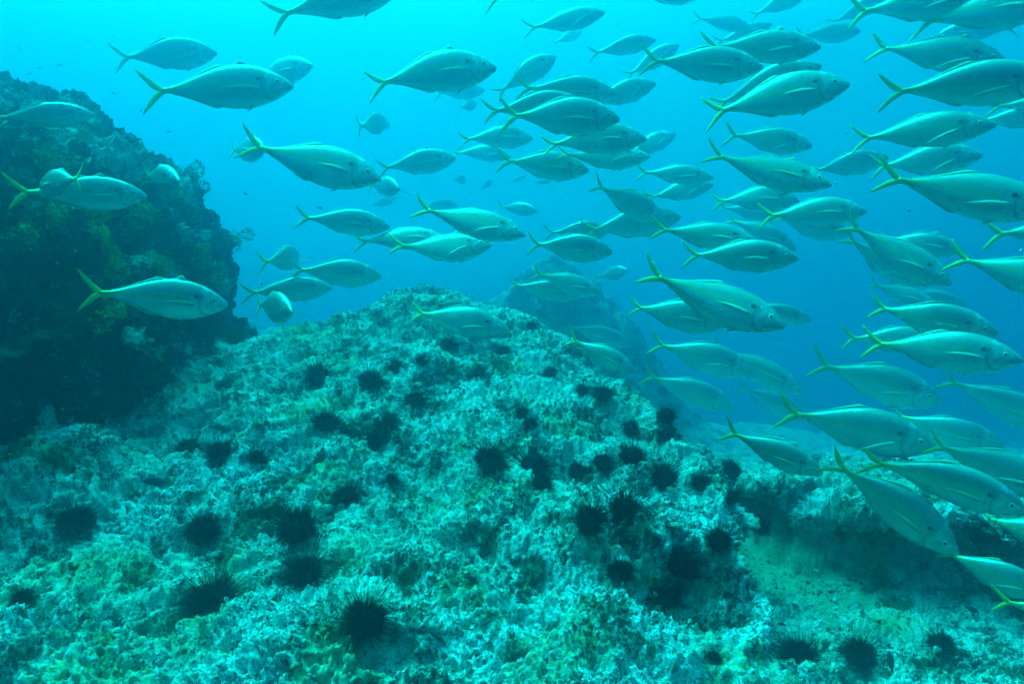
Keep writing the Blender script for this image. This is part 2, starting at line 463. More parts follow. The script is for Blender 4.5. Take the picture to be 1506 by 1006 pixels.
# ---------------------------------------------------------------- fish: yellow tailed jacks
def fish_body_material():
    M = Mat('silver_fish_skin', 0.40, 0.5)
    sep = M.n.new('ShaderNodeSeparateXYZ'); M.l.new(M.tc.outputs['Object'], sep.inputs[0])
    X, Y, Z = sep.outputs
    tone = M.n.new('ShaderNodeObjectInfo').outputs['Random']
    scales = M.noise(70, 4, .7)
    
    back = M.mix(scales, (0.24, 0.32, 0.28), (0.32, 0.40, 0.34))
    flank = M.mix(scales, (0.46, 0.54, 0.47), (0.58, 0.65, 0.56))
    flank = M.mix(M.step(tone, 0, 1, .0, .45), flank, (0.46, 0.60, 0.40))
    flank = M.mix(M.step(M.noise(5.5, 4, .6, 3.0), .40, .66, 0, .55), flank, (0.32, 0.41, 0.36))  # broad darker blotches put mirror-like flashes into the flank colour
    belly = (0.55, 0.62, 0.58)
    wob = M.math('ADD', Z, M.math('MULTIPLY', M.noise(9, 2), .02))
    c = M.mix(M.step(wob, .005, .085), flank, back)
    c = M.mix(M.step(Z, -.055, -.125), c, belly)
    # faint darker mid line and yellow wash along it
    line = M.math('MULTIPLY', M.step(M.math('ABSOLUTE', M.math('SUBTRACT', Z, .020)), .022, .004), M.step(X, .22, .10))
    c = M.mix(M.math('MULTIPLY', line, .8), c, (0.42, 0.48, 0.12))
    # yellow tail stalk
    c = M.mix(M.step(X, -.34, -.45), c, (0.48, 0.50, 0.10))
    # head: gill cover, dark gill edge, shoulder spot, mouth
    def dist(x, z, sx=1.0, sz=1.0):
        a = M.math('POWER', M.math('ABSOLUTE', M.math('MULTIPLY', M.math('SUBTRACT', X, x), 1 / sx)), 2.0)
        b = M.math('POWER', M.math('ABSOLUTE', M.math('MULTIPLY', M.math('SUBTRACT', Z, z), 1 / sz)), 2.0)
        return M.math('SQRT', M.math('ADD', a, b))
    mott = M.noise(24, 4, .7)
    head = M.step(X, .265, .29)
    c = M.mix(M.math('MULTIPLY', head, M.step(mott, .45, .62)), c, (0.30, 0.40, 0.36))
    c = M.mix(M.math('MULTIPLY', head, M.step(mott, .50, .40)), c, (0.62, 0.70, 0.66))
    ring = M.math('ABSOLUTE', M.math('SUBTRACT', dist(.375, -.008, 1.0, 1.05), .112))
    gill = M.math('MULTIPLY', M.step(ring, .010, .003), M.step(X, .33, .29))
    c = M.mix(M.math('MULTIPLY', M.math('MULTIPLY', gill, M.step(mott, .30, .50)), .85), c, (0.12, 0.17, 0.15))
    c = M.mix(M.step(dist(.243, .045, .020, .018), 1.15, .8), c, (0.006, 0.010, 0.012))
    mouth = M.math('MULTIPLY', M.step(M.math('ABSOLUTE', M.math('SUBTRACT', Z, M.math('ADD', M.math('MULTIPLY', X, .42), -.220))), .005, .0015), M.step(X, .425, .44))
    c = M.mix(M.math('MULTIPLY', mouth, .8), c, (0.05, 0.08, 0.08))
    shade = M.step(M.math('FRACT', M.math('MULTIPLY', tone, 7.31)), 0, 1, 0.0, .22)
    c = M.mix(shade, c, (0.14, 0.21, 0.19))
    M.color(c)
    M.b.inputs['Metallic'].default_value = 0.5
    M.bump(M.noise(95, 3, .6), .25, .004)
    M.l.new(M.step(M.noise(14, 4, .7, 9.0), .35, .65, .26, .52), M.b.inputs['Roughness'])
    return M.m
def fin_material(name, c1, c2, rough=.6, alpha=.8):
    M = Mat(name, rough, .25)
    M.color(M.mix(M.noise(30, 3, .6), c1, c2))
    M.b.inputs['Alpha'].default_value = alpha
    return M.m
def eye_material():
    M = Mat('fish_eye', .15, .6)
    sep = M.n.new('ShaderNodeSeparateXYZ'); M.l.new(M.tc.outputs['Object'], sep.inputs[0])
    X, Y, Z = sep.outputs
    d = M.math('SQRT', M.math('ADD', M.math('POWER', M.math('ABSOLUTE', M.math('SUBTRACT', X, .385)), 2.0), M.math('POWER', M.math('ABSOLUTE', M.math('SUBTRACT', Z, .022)), 2.0)))
    c = M.mix(M.step(d, .0115, .0135), (0.004, 0.006, 0.008), (0.75, 0.80, 0.70))
    c = M.mix(M.step(d, .0205, .023), c, (0.10, 0.14, 0.13))
    M.color(c)
    return M.m
m_skin = fish_body_material()
m_tail = fin_material('yellow_fin', (0.50, 0.51, 0.05), (0.70, 0.68, 0.10))
m_fin = fin_material('grey_fin', (0.42, 0.50, 0.34), (0.54, 0.62, 0.40))
m_pec = fin_material('pale_fin', (0.34, 0.42, 0.33), (0.46, 0.54, 0.42))
m_eye = eye_material()

T_ = np.array([0, .03, .08, .14, .2, .3, .4, .5, .6, .7, .8, .88, .94, 1.0])
ZT = np.array([.004, .036, .074, .110, .138, .166, .178, .172, .148, .111, .070, .039, .025, .021])
ZB = np.array([-.022, -.044, -.074, -.104, -.127, -.156, -.165, -.157, -.132, -.097, -.060, -.034, -.022, -.019])
HW = np.array([.008, .022, .038, .051, .061, .072, .076, .073, .064, .051, .036, .024, .017, .012])
_ts = np.concatenate([[0, .012], np.linspace(.03, 1, 46)])
def prof(A, t):
    # smooth interpolation: average of shifted linear samples
    return sum(np.interp(np.clip(t + o, 0, 1), T_, A) * w for o, w in ((-.03, .2), (-.015, .2), (0, .2), (.015, .2), (.03, .2))) if np.ndim(t) else prof(A, np.array([t]))[0]
zt = prof(ZT, _ts); zb = prof(ZB, _ts); hw = prof(HW, _ts)
def bend(P, A):
    P = np.array(P, float)
    d = np.clip(.15 - P[:, 0], 0, None)
    P[:, 1] += A * d * d
    P[:, 0] += A * A * d ** 3 * .55
    return P
def half_width(x, z):
    t = .5 - x
    a, b, w = prof(ZT, t), prof(ZB, t), prof(HW, t)
    c, h = (a + b) / 2, (a - b) / 2
    q = min(abs((z - c) / h), .999)
    return w * (1 - q ** 2.2) ** (1 / 1.9)
def body_mesh(A, deep=1.0):
    n = 30
    rows = []
    for t, a, b, w in zip(_ts, zt, zb, hw):
        c, h = (a + b) / 2, (a - b) / 2
        if t == 0: h, w = h * .55, w * .6
        th = np.linspace(0, 2 * math.pi, n, endpoint=False)
        y = w * np.sign(np.cos(th)) * np.abs(np.cos(th)) ** 1.05
        z = c + h * np.sign(np.sin(th)) * np.abs(np.sin(th)) ** .92
        rows.append(np.stack([np.full(n, .5 - t), y, z], 1))
    V = np.concatenate(rows); nr = len(_ts); V[:, 1] *= deep
    V = bend(V, A)
    idx = np.arange(nr * n).reshape(nr, n); idx = np.concatenate([idx, idx[:, :1]], 1)
    F = [tuple(q) for q in np.stack([idx[:-1, :-1], idx[1:, :-1], idx[1:, 1:], idx[:-1, 1:]], -1).reshape(-1, 4)]
    F.append(tuple(range(n))[::1]); F.append(tuple(range((nr - 1) * n, nr * n))[::-1])
    me = bpy.data.meshes.new('fish_body'); me.from_pydata([tuple(v) for v in V], [], [tuple(map(int, f)) for f in F])
    for p in me.polygons: p.use_smooth = True
    me.materials.append(m_skin); me.update()
    return me
def blade(name, outline_a, outline_b, thick, mat, A, y0=None):
    """thin fin between two edge lines (lists of (x,z) or (x,y,z)), lens-shaped in section"""
    a = np.array([p if len(p) == 3 else (p[0], 0, p[1]) for p in outline_a], float)
    b = np.array([p if len(p) == 3 else (p[0], 0, p[1]) for p in outline_b], float)
    n = len(a); V = []
    mid = (a + b) / 2
    tang = np.gradient(mid, axis=0)
    nrm = np.cross(b - a + 1e-9, tang); nrm /= np.linalg.norm(nrm, axis=1)[:, None] + 1e-12
    tk = thick * np.linspace(1, .35, n)[:, None]
    V = np.concatenate([a, mid + nrm * tk, b, mid - nrm * tk])
    V = bend(V, A); F = []
    for s in range(4):
        for i in range(n - 1):
            p, q = s * n + i, ((s + 1) % 4) * n + i
            F.append((p, p + 1, q + 1, q))
    F.append((0, n, 2 * n, 3 * n)); F.append((n - 1, 4 * n - 1, 3 * n - 1, 2 * n - 1))
    me = bpy.data.meshes.new(name); me.from_pydata([tuple(v) for v in V], [], F)
    for p in me.polygons: p.use_smooth = True
    me.materials.append(mat); me.update()
    return me
def tail_mesh(A, spread):
    s = spread
    up_l = [(-.440, .002), (-.49, .030), (-.545, .072 * s), (-.60, .120 * s), (-.645, .160 * s), (-.672, .182 * s)]      # leading edge
    up_t = [(-.440, -.002), (-.535, .003), (-.570, .030 * s), (-.612, .080 * s), (-.650, .132 * s), (-.676, .181 * s)]  # trailing edge
    lo_l = [(-.440, -.002), (-.49, -.030), (-.540, -.070 * s), (-.59, -.116 * s), (-.632, -.154 * s), (-.655, -.174 * s)]
    lo_t = [(-.440, .002), (-.535, -.003), (-.566, -.030 * s), (-.604, -.078 * s), (-.638, -.126 * s), (-.659, -.173 * s)]
    m1 = blade('tail_fin', up_l, up_t, .0035, m_tail, A); m2 = blade('tail_fin', lo_t, lo_l, .0035, m_tail, A)
    bm = bmesh.new(); bm.from_mesh(m1); bm.from_mesh(m2)
    me = bpy.data.meshes.new('tail_fin'); bm.to_mesh(me); bm.free()
    bpy.data.meshes.remove(m1); bpy.data.meshes.remove(m2)
    me.materials.append(m_tail)
    return me
def ridge_fin(name, x0, x1, h0, h1, side, A, mat):
    xs = np.linspace(x0, x1, 12); root, tip = [], []
    for i, x in enumerate(xs):
        t = i / 11
        z = prof(ZT if side > 0 else ZB, .5 - x)
        h = (h0 * (1 - t) ** 2.2 + h1 * (1 - .5 * t)) * min(1, .25 + t * 7)
        root.append((x, z - side * .008)); tip.append((x - h * .9, z + side * h))
    return blade(name, root, tip, .004, mat, A)
def pectoral_mesh(side, spread, A, drop=0.0):
    pts_a, pts_b = [], []
    for i in range(9):
        t = i / 8
        w = .026 * math.sin(math.pi * min(1, t * .86 + .14)) * (1 - .35 * t) + .001
        x = .235 - .255 * t if not spread else .235 - .09 * t
        z = -.022 + (.028 - .13 * drop) * t - .022 * t * t if not spread else -.030 + .030 * t - .075 * t * t
        y0 = half_width(.235, -.02)
        if spread: y = y0 + .27 * t
        else: y = max(half_width(x, z), 0) + .004 + (.012 + .05 * drop) * t
        if spread: pts_a.append((x + w, side * y, z)); pts_b.append((x - w, side * y, z - .004))
        else: pts_a.append((x, side * y, z + w * .8)); pts_b.append((x, side * (y + .002), z - w * .8))
    return blade('pectoral_fin', pts_a, pts_b, .0035, m_pec, A)
def pelvic_mesh(side, A):
    a = [(.20, side * .018, -.128), (.165, side * .024, -.146), (.135, side * .028, -.160), (.118, side * .030, -.168)]
    b = [(.165, side * .016, -.132), (.142, side * .020, -.143), (.125, side * .026, -.155), (.116, side * .030, -.167)]
    return blade('pelvic_fin', [(p[0], p[1], p[2] - .012) for p in a], [(p[0], p[1], p[2] - .012) for p in b], .003, m_pec, A)
def eye_mesh(side):
    bm = bmesh.new(); bmesh.ops.create_uvsphere(bm, u_segments=20, v_segments=12, radius=1.0)
    y = side * (half_width(.385, .022) - .001)
    for v in bm.verts: v.co = Vector((.385 + v.co.x * .024, y + v.co.y * .008, .022 + v.co.z * .024))
    for f in bm.faces: f.smooth = True
    me = bpy.data.meshes.new('eye'); bm.to_mesh(me); bm.free(); me.materials.append(m_eye)
    return me

eye_l, eye_r = eye_mesh(1), eye_mesh(-1)
_kits = {}
def fish_kit(A, spread, crest, drop=0.0):
    """the meshes of one fish: a body bent as in mid-stroke and its fins"""
    key = (A, spread, crest, drop)
    if key not in _kits:
        kit = [('body', body_mesh(A)), ('tail_fin', tail_mesh(A, 1.0 - .7 * abs(A))),
               ('dorsal_fin', ridge_fin('dorsal_fin', -.01, -.41, .016, .010, 1, A, m_fin)),
               ('anal_fin', ridge_fin('anal_fin', -.06, -.41, .014, .009, -1, A, m_fin)),
               ('pectoral_fin', pectoral_mesh(1, spread, A, drop)), ('pectoral_fin', pectoral_mesh(-1, spread, A, drop)),
               ('pelvic_fin', pelvic_mesh(1, A)), ('pelvic_fin', pelvic_mesh(-1, A)), ('eye', eye_l), ('eye', eye_r)]
        if crest: kit.append(('spiny_fin', ridge_fin('spiny_fin', .16, .03, .050, .006, 1, A, m_fin)))
        _kits[key] = kit
    return _kits[key]

FISH_L = .52
def place_fish(tx, ty, nx, ny, yaw, label, L=1.0, h=None, roll=None, A=None, spread=False, crest=False, group='yellow tailed jacks in the school', name='jack_fish'):
    if roll is None: roll = random.gauss(2, 7)
    ph = R(yaw + random.gauss(0, 3)); vx, vy = nx - tx, ny - ty; lp = math.hypot(vx, vy)
    cx, cy = (tx + nx) / 2, (ty + ny) / 2
    length = FISH_L * L
    depth = .31 * length * FPX / h if h else length * math.cos(ph) * FPX / lp
    r = ray(cx, cy)
    if depth > 10.5: length *= 10.5 / depth; depth = 10.5
    lims = [hit(tx + vx * k, ty + vy * k + o) for k in (0, .3, .5, .7, 1) for o in (-.14 * lp, .14 * lp)]
    lims = [(q[0] - EYE).dot(VF) for q in lims if q is not None]
    if lims:
        dmax = min(lims) - .10 * math.sqrt(L)
        if depth > dmax:
            length *= dmax / depth; depth = dmax
    pos = EYE + r * depth
    plane = (VX * vx - VU * vy) / lp
    # the image plane direction, corrected for seeing the fish off the axis
    rn = r.normalized(); plane = (plane - rn * plane.dot(rn)).normalized()
    n = (plane * math.cos(ph) + rn * math.sin(ph)).normalized()
    up = Vector((0, 0, 1)) + VF * math.tan(R(roll))
    up = (up - n * up.dot(n)).normalized()
    left = up.cross(n)
    M = Matrix((n, left, up)).transposed().to_4x4()
    M = Matrix.Translation(pos) @ M @ Matrix.Diagonal((length, length * random.uniform(.92, 1.1), length * random.uniform(.90, 1.10), 1))
    if A is None: A = random.choice((0.0, .12, -.12, .24, -.24, .38, -.38, .48))
    if not crest and random.random() < .22: crest = True
    kit = fish_kit(A, spread, crest, random.choice((0.0, 0.0, .45, 1.0)))
    root = link(name, kit[0][1]); root.matrix_world = M
    tag(root, label, 'fish', group)
    for nm, me_ in kit[1:]:
        c = bpy.data.objects.new(nm, me_); C.link(c); c.parent = root
    return root
# each row: tail stalk and nose as seen in the photo, yaw away from the camera, what tells it apart, options
FISH = [
 (423, 15, 590, -20, 8, 'jack cut off by the top edge, only its belly and tail in view', dict(A=.16)),
 (193, 82, 315, 77, 5, 'jack swimming alone in open water above the boulder top', {}),
 (245, 133, 427, 125, -5, 'large deep bodied jack over open water, a smaller head peeking from behind it', dict(A=0.0)),
 (376, 115, 458, 96, -38, 'small jack whose head peeks out behind a large deep bodied one', dict(L=1.1)),
 (12, 172, 130, 168, -5, 'pale jack passing close over the top of the boulder', dict(A=0.0)),
 (55, 283, 206, 287, -6, 'pale jack before the boulder algae, a second yellow tail crossing its back', dict(A=0.0, crest=True)),
 (99, 266, 70, 272, 64, 'jack turning away from the boulder, its yellow tail crossing a pale fish', dict(L=.48, h=38, A=0.0)),
 (237, 262, 243, 263, -72, 'jack seen head on before the boulder with both side fins spread', dict(h=40, spread=True, A=0.0, L=.9)),
 (389, 225, 557, 262, -6, 'bright jack gliding downward just right of the boulder top', dict(roll=16)),
 (363, 220, 369, 220, -68, 'dark jack seen head on, hanging behind a yellow tail beside the boulder', dict(h=34, A=0.0)),
 (333, -22, 470, -50, 8, 'tail tip of a jack dipping from the top edge, over the deep bodied one', dict()),
 (728, -14, 860, -36, 8, 'tail tip of a jack dipping from the top edge, right of the cut off belly', dict()),
 (563, 113, 731, 98, 4, 'large pale jack high in open water, a thin far fish under its belly', dict(A=.30)),
 (648, 137, 713, 132, 10, 'thin far jack just under the belly of a large pale one', dict()),
 (688, 155, 692, 154, 66, 'tiny dark jack turned away below the large pale one', dict(h=17)),
 (547, 182, 553, 181, 70, 'dark jack seen from behind with one side fin stuck out like a wing', dict(h=30, spread=True, A=0.0)),
 (563, 183, 566, 183, 66, 'tiny dark jack seen from behind, touching the wing finned one', dict(h=15, A=0.0)),
 (786, 42, 889, 17, 5, 'jack climbing towards the surface, a smaller fish tucked below it', dict(A=-.16)),
 (818, 62, 855, 46, 30, 'small jack tucked below the one climbing to the surface', dict(L=.85)),
 (742, 128, 817, 82, 15, 'jack swimming steeply upward with its tail hanging straight down', dict(A=.30)),
 (728, 163, 858, 151, 10, 'greenish jack at the front of a tight cluster of overlapping fish', dict(L=.96)),
 (777, 130, 907, 137, 6, 'jack at the back of a tight cluster, its back showing on top', dict(L=1.08)),
 (758, 170, 911, 174, 4, 'broad jack lowest in a tight cluster, its head free and dark eyed', dict(A=0.0)),
 (872, 150, 963, 122, 12, 'pale far jack rising out from behind a tight cluster', dict()),
 (879, 76, 963, 58, 4, 'small jack with a thin tail in open water between two bigger groups', dict(A=.16)),
 (930, 108, 996, 66, 12, 'pale small jack behind a big green tail, pointing up', dict()),
 (966, 92, 1119, 98, 6, 'big jack with a wide yellow tail spread behind it, upper right of the cluster', dict(A=-.16)),
 (1030, 27, 1104, 39, 10, 'washed out far jack alone near the top edge', dict()),
 (1064, 58, 1132, 36, 12, 'ghostly far jack peeking above the back of a big one near the top', dict()),
 (1116, 15, 1184, -10, 5, 'jack with its nose above the frame, its thin tail curling down at the top', dict(A=.30)),
 (940, -5, 1036, -12, 4, 'jack along the top edge, only the dark line of its belly showing', dict()),
 (1055, 71, 1202, 68, 5, 'big smooth jack whose tail is covered by another and whose nose meets a small one', dict()),
 (1184, 53, 1261, 45, 5, 'small jack swimming just ahead of the nose of a big smooth one', dict()),
 (1066, 148, 1199, 98, 8, 'jack mostly hidden behind a bright rising one, its snout on top', dict(L=1.12)),
 (1067, 157, 1239, 124, 4, 'bright large jack rising towards the right with a second tail beside its own', dict(roll=10, A=.16)),
 (1083, 199, 1191, 214, 4, 'pale jack just above a larger bright striped one', dict()),
 (1060, 241, 1217, 270, -4, 'large bright striped jack heading slightly downward, tail held high', dict(roll=22, A=-.30)),
 (951, 252, 1048, 261, 4, 'slim green jack crossed by the tail of the large bright striped one', dict(roll=10)),
 (962, 290, 1047, 271, 10, 'far jack under a slim green one, head brighter than its body', dict()),
 (748, 238, 866, 250, 4, 'dark grey jack crossed on its head by the tail of a striped one', dict(A=-.16)),
 (834, 237, 955, 229, 4, 'mint striped jack in the centre of the school', dict(roll=20)),
 (815, 205, 951, 203, 6, 'dull jack between a tight cluster above and a mint striped one below', dict()),
 (925, 227, 992, 196, 14, 'small jack aiming upward at the right end of the centre group', dict()),
 (690, 200, 784, 203, 4, 'small jack with a mottled head, left end of the centre group', dict(A=.30)),
 (672, 218, 752, 230, 4, 'pale jack beneath the one with a mottled head', dict(roll=14)),
 (569, 245, 670, 232, 4, 'dark backed jack behind the nose of the bright gliding one', dict(A=.16)),
 (563, 274, 570, 275, -68, 'dark jack seen head on just under the nose of the bright gliding one', dict(h=30, spread=True, A=0.0)),
 (589, 289, 549, 301, 30, 'ghostly jack heading the other way in the blue behind the school', dict(L=1.2)),
 (675, 264, 680, 264, 68, 'speck of a far jack with spread fins below the centre group', dict(h=12, spread=True, A=0.0)),
 (708, 277, 724, 265, 40, 'speck of a far jack slanting upward below the centre group', dict(A=0.0)),
 (752, 266, 774, 259, 20, 'speck of a far jack under the belly of the dark grey one', dict(A=0.0)),
 (788, 268, 810, 266, 20, 'speck of a far jack beside the dark grey one, the palest of the specks', dict(A=0.0)),
 (622, 303, 674, 301, 10, 'hazy jack showing only its back above a bright large one', dict(L=1.15)),
 (630, 314, 773, 345, -6, 'bright large jack with a vivid tail, leading the three shining ones', dict(roll=26, A=-.16)),
 (738, 304, 790, 310, -35, 'dim jack with a bright side fin ahead of the shining ones', dict(A=0.0)),
 (453, 320, 572, 333, -8, 'dull green jack with a dark tail root at the left of the shining ones', dict(A=.16)),
 (537, 351, 657, 351, -4, 'shining jack in the middle of three, its eye bright ringed', dict(roll=26, A=.16)),
 (593, 372, 723, 360, -6, 'lowest of three shining jacks, white bellied with tail hanging down', dict(roll=26, L=1.04)),
 (788, 360, 900, 370, -12, 'jack with a pale speckled face in the middle of the blue', dict(A=.16)),
 (812, 343, 897, 339, 8, 'faded jack directly above the one with a pale speckled face', dict()),
 (881, 276, 977, 324, 6, 'dark jack diving nose down with its back arched', dict(A=-.30)),
 (978, 341, 1112, 355, 4, 'bright finned jack half covered by a broad one in front', dict(roll=14, A=-.16)),
 (1024, 375, 1169, 379, -5, 'broad jack with a pale face in front of a bright finned one', dict(A=.16)),
 (1083, 322, 1169, 366, 6, 'dark jack slanting down behind the broad pale faced one', dict(L=1.2)),
 (968, 417, 1148, 478, -8, 'biggest shining jack of all, nose down, yellow tail raised', dict(roll=24, A=-.30)),
 (938, 451, 1066, 478, 2, 'dull jack partly hidden below the biggest shining one', dict(L=1.06)),
 (1100, 452, 1190, 470, 6, 'dim jack whose head shows beyond the nose of the biggest shining one', dict()),
 (794, 405, 883, 430, 2, 'small vivid yellow green jack over the reef crest', dict(roll=14, A=-.16)),
 (759, 421, 856, 434, 4, 'grey jack behind a small vivid yellow green one', dict(L=1.12)),
 (884, 408, 922, 397, -48, 'small whitish jack facing the camera at a slant in the middle of the blue', dict(roll=10)),
 (842, 479, 929, 508, -4, 'see through looking jack with white fin edges over the reef shoulder', dict(L=1.5)),
 (846, 502, 933, 546, 4, 'faint jack low over the reef shoulder, under one with white fin edges', dict(L=1.5)),
 (615, 459, 750, 487, -4, 'hazy green tailed jack skimming just above the reef crest', dict(L=1.5, roll=10)),
 (648, 447, 690, 458, 52, 'jack turned away behind the hazy green tailed one, its white tail upright', dict()),
 (160, 432, 328, 447, -5, 'jack lit clearly against the black face of the boulder', dict(A=0.0, crest=True)),
 (374, 430, 487, 423, -10, 'jack in front of two overlapping ones beside the boulder, pale lipped', dict(A=.16)),
 (443, 398, 560, 406, -6, 'jack overlapped from behind by a pale lipped one beside the boulder', dict(L=1.08)),
 (401, 452, 409, 454, -72, 'jack seen head on under the pale lipped one, fins spread wide', dict(h=44, spread=True, A=0.0)),
 (416, 381, 424, 379, 70, 'jack seen from behind, fins like wings, in the blue gap by the boulder', dict(h=36, spread=True, A=.16)),
 (1140, 315, 1267, 310, 4, 'dull jack right of the shining striped one, a ghostly fish below it', dict()),
 (1150, 323, 1246, 344, 4, 'ghostly jack just below a dull one in the right half of the school', dict(L=1.15)),
 (1330, 270, 1530, 306, 2, 'large jack leaving the frame halfway up the right side', dict(roll=8)),
 (1260, 343, 1392, 414, -4, 'bright jack slanting steeply down in the right half of the school', dict(roll=18)),
 (1250, 361, 1360, 417, 6, 'dark jack hidden behind the steeply slanting bright one', dict(L=1.15)),
 (1310, 350, 1410, 368, 6, 'faint jack in the haze above the steeply slanting bright one', dict()),
 (1433, 385, 1604, 432, 2, 'jack cut by the right edge, big green tail in front of the slanting one', dict(roll=10)),
 (1490, 343, 1640, 338, 2, 'jack outside the right edge of which only a green tail shows', dict()),
 (1065, 290, 1172, 294, 2, 'mint green jack tucked under the large bright striped one', dict(roll=16)),
 (1290, 424, 1372, 448, 2, 'bright small jack on top of a stack of three at the right', dict(roll=20)),
 (1338, 431, 1416, 447, 6, 'hazy jack just ahead of the stack of three at the right', dict(L=1.1)),
 (1305, 457, 1453, 487, -2, 'blue grey jack in the middle of the stack of three at the right', dict()),
 (1263, 498, 1378, 504, 4, 'hazy jack mostly covered by the lowest of the stack of three', dict(L=1.1)),
 (1304, 507, 1483, 527, -5, 'pale jack lowest of the stack of three, alone against deep blue', dict(roll=12, A=.16)),
 (1223, 541, 1373, 588, 2, 'dim jack with a vivid green tail just over the ghostly group', dict(L=1.5)),
 (1415, 567, 1545, 625, 4, 'ghostly jack with a pale forked tail near the right edge', dict(L=1.5)),
 (1180, 610, 1362, 655, 2, 'large ghostly jack stretched over the rock shelf, back pale', dict(L=1.5, A=-.16)),
 (1332, 620, 1464, 652, 4, 'ghostly jack ahead of the large one stretched over the shelf', dict(L=1.5)),
 (1251, 689, 1394, 804, 2, 'large dull jack diving steeply along the shelf edge', dict(L=1.5, A=-.30)),
 (1085, 641, 1204, 694, 2, 'dull jack heading down where the reef meets the shelf, dark tail fish behind', dict(L=1.5)),
 (1467, 771, 1600, 806, 2, 'jack cut by the frame with a yellow green tail above the shelf top', dict()),
 (1409, 826, 1530, 872, 2, 'bluish jack low at the edge with its tail at the foot of the shelf', dict()),
 (1308, 676, 1490, 745, 2, 'big faint jack like a shadow over the shelf top', dict(L=1.5)),
 (1395, 662, 1545, 722, 4, 'big faint jack at the edge behind another like a shadow', dict(L=1.5)),
 (1503, 890, 1640, 930, 2, 'jack outside the corner of which only a dull tail shows', dict()),
 (974, 509, 1106, 545, 2, 'dim jack with a green tail over the far reef slope', dict(L=1.5, A=.16)),
 (1062, 519, 1176, 574, -2, 'bright flanked jack nosing down into the ghostly group', dict(L=1.5, roll=16)),
 (962, 556, 1076, 598, 2, 'faint see through jack low above the reef slope, yellow hooked tail', dict(L=1.5)),
 (1096, 573, 1181, 612, 4, 'pale jack just under the bright flanked one nosing down', dict(L=1.5, roll=10)),
 (1234, 27, 1306, -5, 4, 'jack near the top edge pointing up with a yellow speck on its tail', dict()),
 (1283, 14, 1440, -8, 4, 'long jack along the top edge, dark belly line full length', dict()),
 (1381, 24, 1545, 2, 2, 'big jack at the top corner with the most vivid forked tail', dict(roll=8, A=.16)),
 (1477, 40, 1388, 49, 6, 'pale jack facing the other way beneath the vivid forked tail', dict()),
 (1308, 69, 1468, 89, -2, 'large teal jack below the top corner, tail cutting the open blue', dict(A=.16)),
 (1339, 132, 1530, 117, 2, 'largest teal jack at the right edge, nose out of frame', dict(A=-.16)),
 (1285, 200, 1447, 184, -2, 'clear outlined jack with two dark shoulder spots right of the open blue', dict(A=.16)),
 (1453, 176, 1560, 168, 4, 'jack at the right edge behind the tip of a clear outlined one', dict()),
 (1483, 156, 1600, 148, 2, 'jack leaving the right edge, dark tail and little more', dict()),
 (1308, 242, 1432, 229, 4, 'slim jack under the clear outlined one, snout pale', dict(A=.16)),
 (1207, 250, 1300, 232, 4, 'slim jack between a large striped one and another slim one', dict()),
 (870, 338, 1000, 318, 10, 'faint jack behind the head of the dark diving one', dict(L=1.4)),
 (1070, 303, 1150, 320, 12, 'barely visible jack in the thick of the right hand group', dict(L=1.3)),
]
for tx, ty, nx, ny, yaw, lab, opt in FISH:
    place_fish(tx, ty, nx, ny, yaw, lab, **opt)

# small fry and reef fish
m_fry = Mat('small_fish_dark', .6, .3); m_fry.color((0.030, 0.045, 0.05)); m_fry = m_fry.m
def fry_mesh():
    b = body_mesh(0.0); t = tail_mesh(0.0, .6)
    bm = bmesh.new(); bm.from_mesh(b); bm.from_mesh(t)
    me = bpy.data.meshes.new('small_fish'); bm.to_mesh(me); bm.free(); me.materials.append(m_fry)
    return me
fry = fry_mesh()
def place_fry(px, py, ln, ang, depth, label, cat='fish', group=None, yaw=0):
    r = ray(px, py); pos = EYE + r * depth
    lim = hit(px, py)
    if lim is not None and depth > (lim[0] - EYE).dot(VF) - .05:
        depth = (lim[0] - EYE).dot(VF) - .05; pos = EYE + r * depth
    n = (VX * math.cos(R(ang)) + VU * math.sin(R(ang))); n = (n * math.cos(R(yaw)) + VF * math.sin(R(yaw))).normalized()
    up = Vector((0, 0, 1)) if abs(n.z) < .9 else VX
    up = (up - n * up.dot(n)).normalized(); s = ln / FPX * depth / 1.2
    o = link('small_fish', fry)
    o.matrix_world = Matrix.Translation(pos) @ Matrix((n, up.cross(n), up)).transposed().to_4x4() @ Matrix.Diagonal((s, s, s, 1))
    return tag(o, label, cat, group)
FRY = 'tiny far fish above the boulder'
for px, py, ln, ang, lab in ((28, 70, 12, -60, 'tiny far fish pointing down, near the left edge high over the boulder'),
        (43, 108, 9, 10, 'tiny far fish directly above the peak of the boulder'),
        (58, 99, 11, 0, 'tiny far fish in a row of two above the peak of the boulder'),
        (87, 95, 14, 5, 'longer tiny far fish ending a row of two above the boulder'),
        (128, 60, 8, -20, 'tiny far fish below and left of the lone high jack'),
        (167, 136, 11, -35, 'tiny slanting far fish over the boulder slope'),
        (207, 162, 8, 20, 'tiny far fish close under the deep bodied jack'),
        (248, 193, 11, -10, 'tiny dark far fish halfway between boulder slope and open blue'),
        (361, 284, 12, -35, 'tiny far fish off the steep side of the boulder'),
        (470, 305, 13, -12, 'tiny far fish above the dull green jack')):
    place_fry(px, py, ln, ang, 6.5, lab, group=FRY)
place_fry(231, 709, 52, 176, 9, 'slim dark reef fish resting on the pale rock below the boulder').name = 'reef_fish'
place_fry(1310, 975, 40, 100, 9, 'brown leaf shaped reef fish standing upright beside the round urchin').name = 'reef_fish'
place_fry(1428, 896, 30, -25, 9, 'small dull reef fish over the rubble by the shelf foot').name = 'reef_fish'
place_fry(1150, 919, 18, 170, 9, 'little curved reef fish above the long spined urchin on the rubble').name = 'reef_fish'
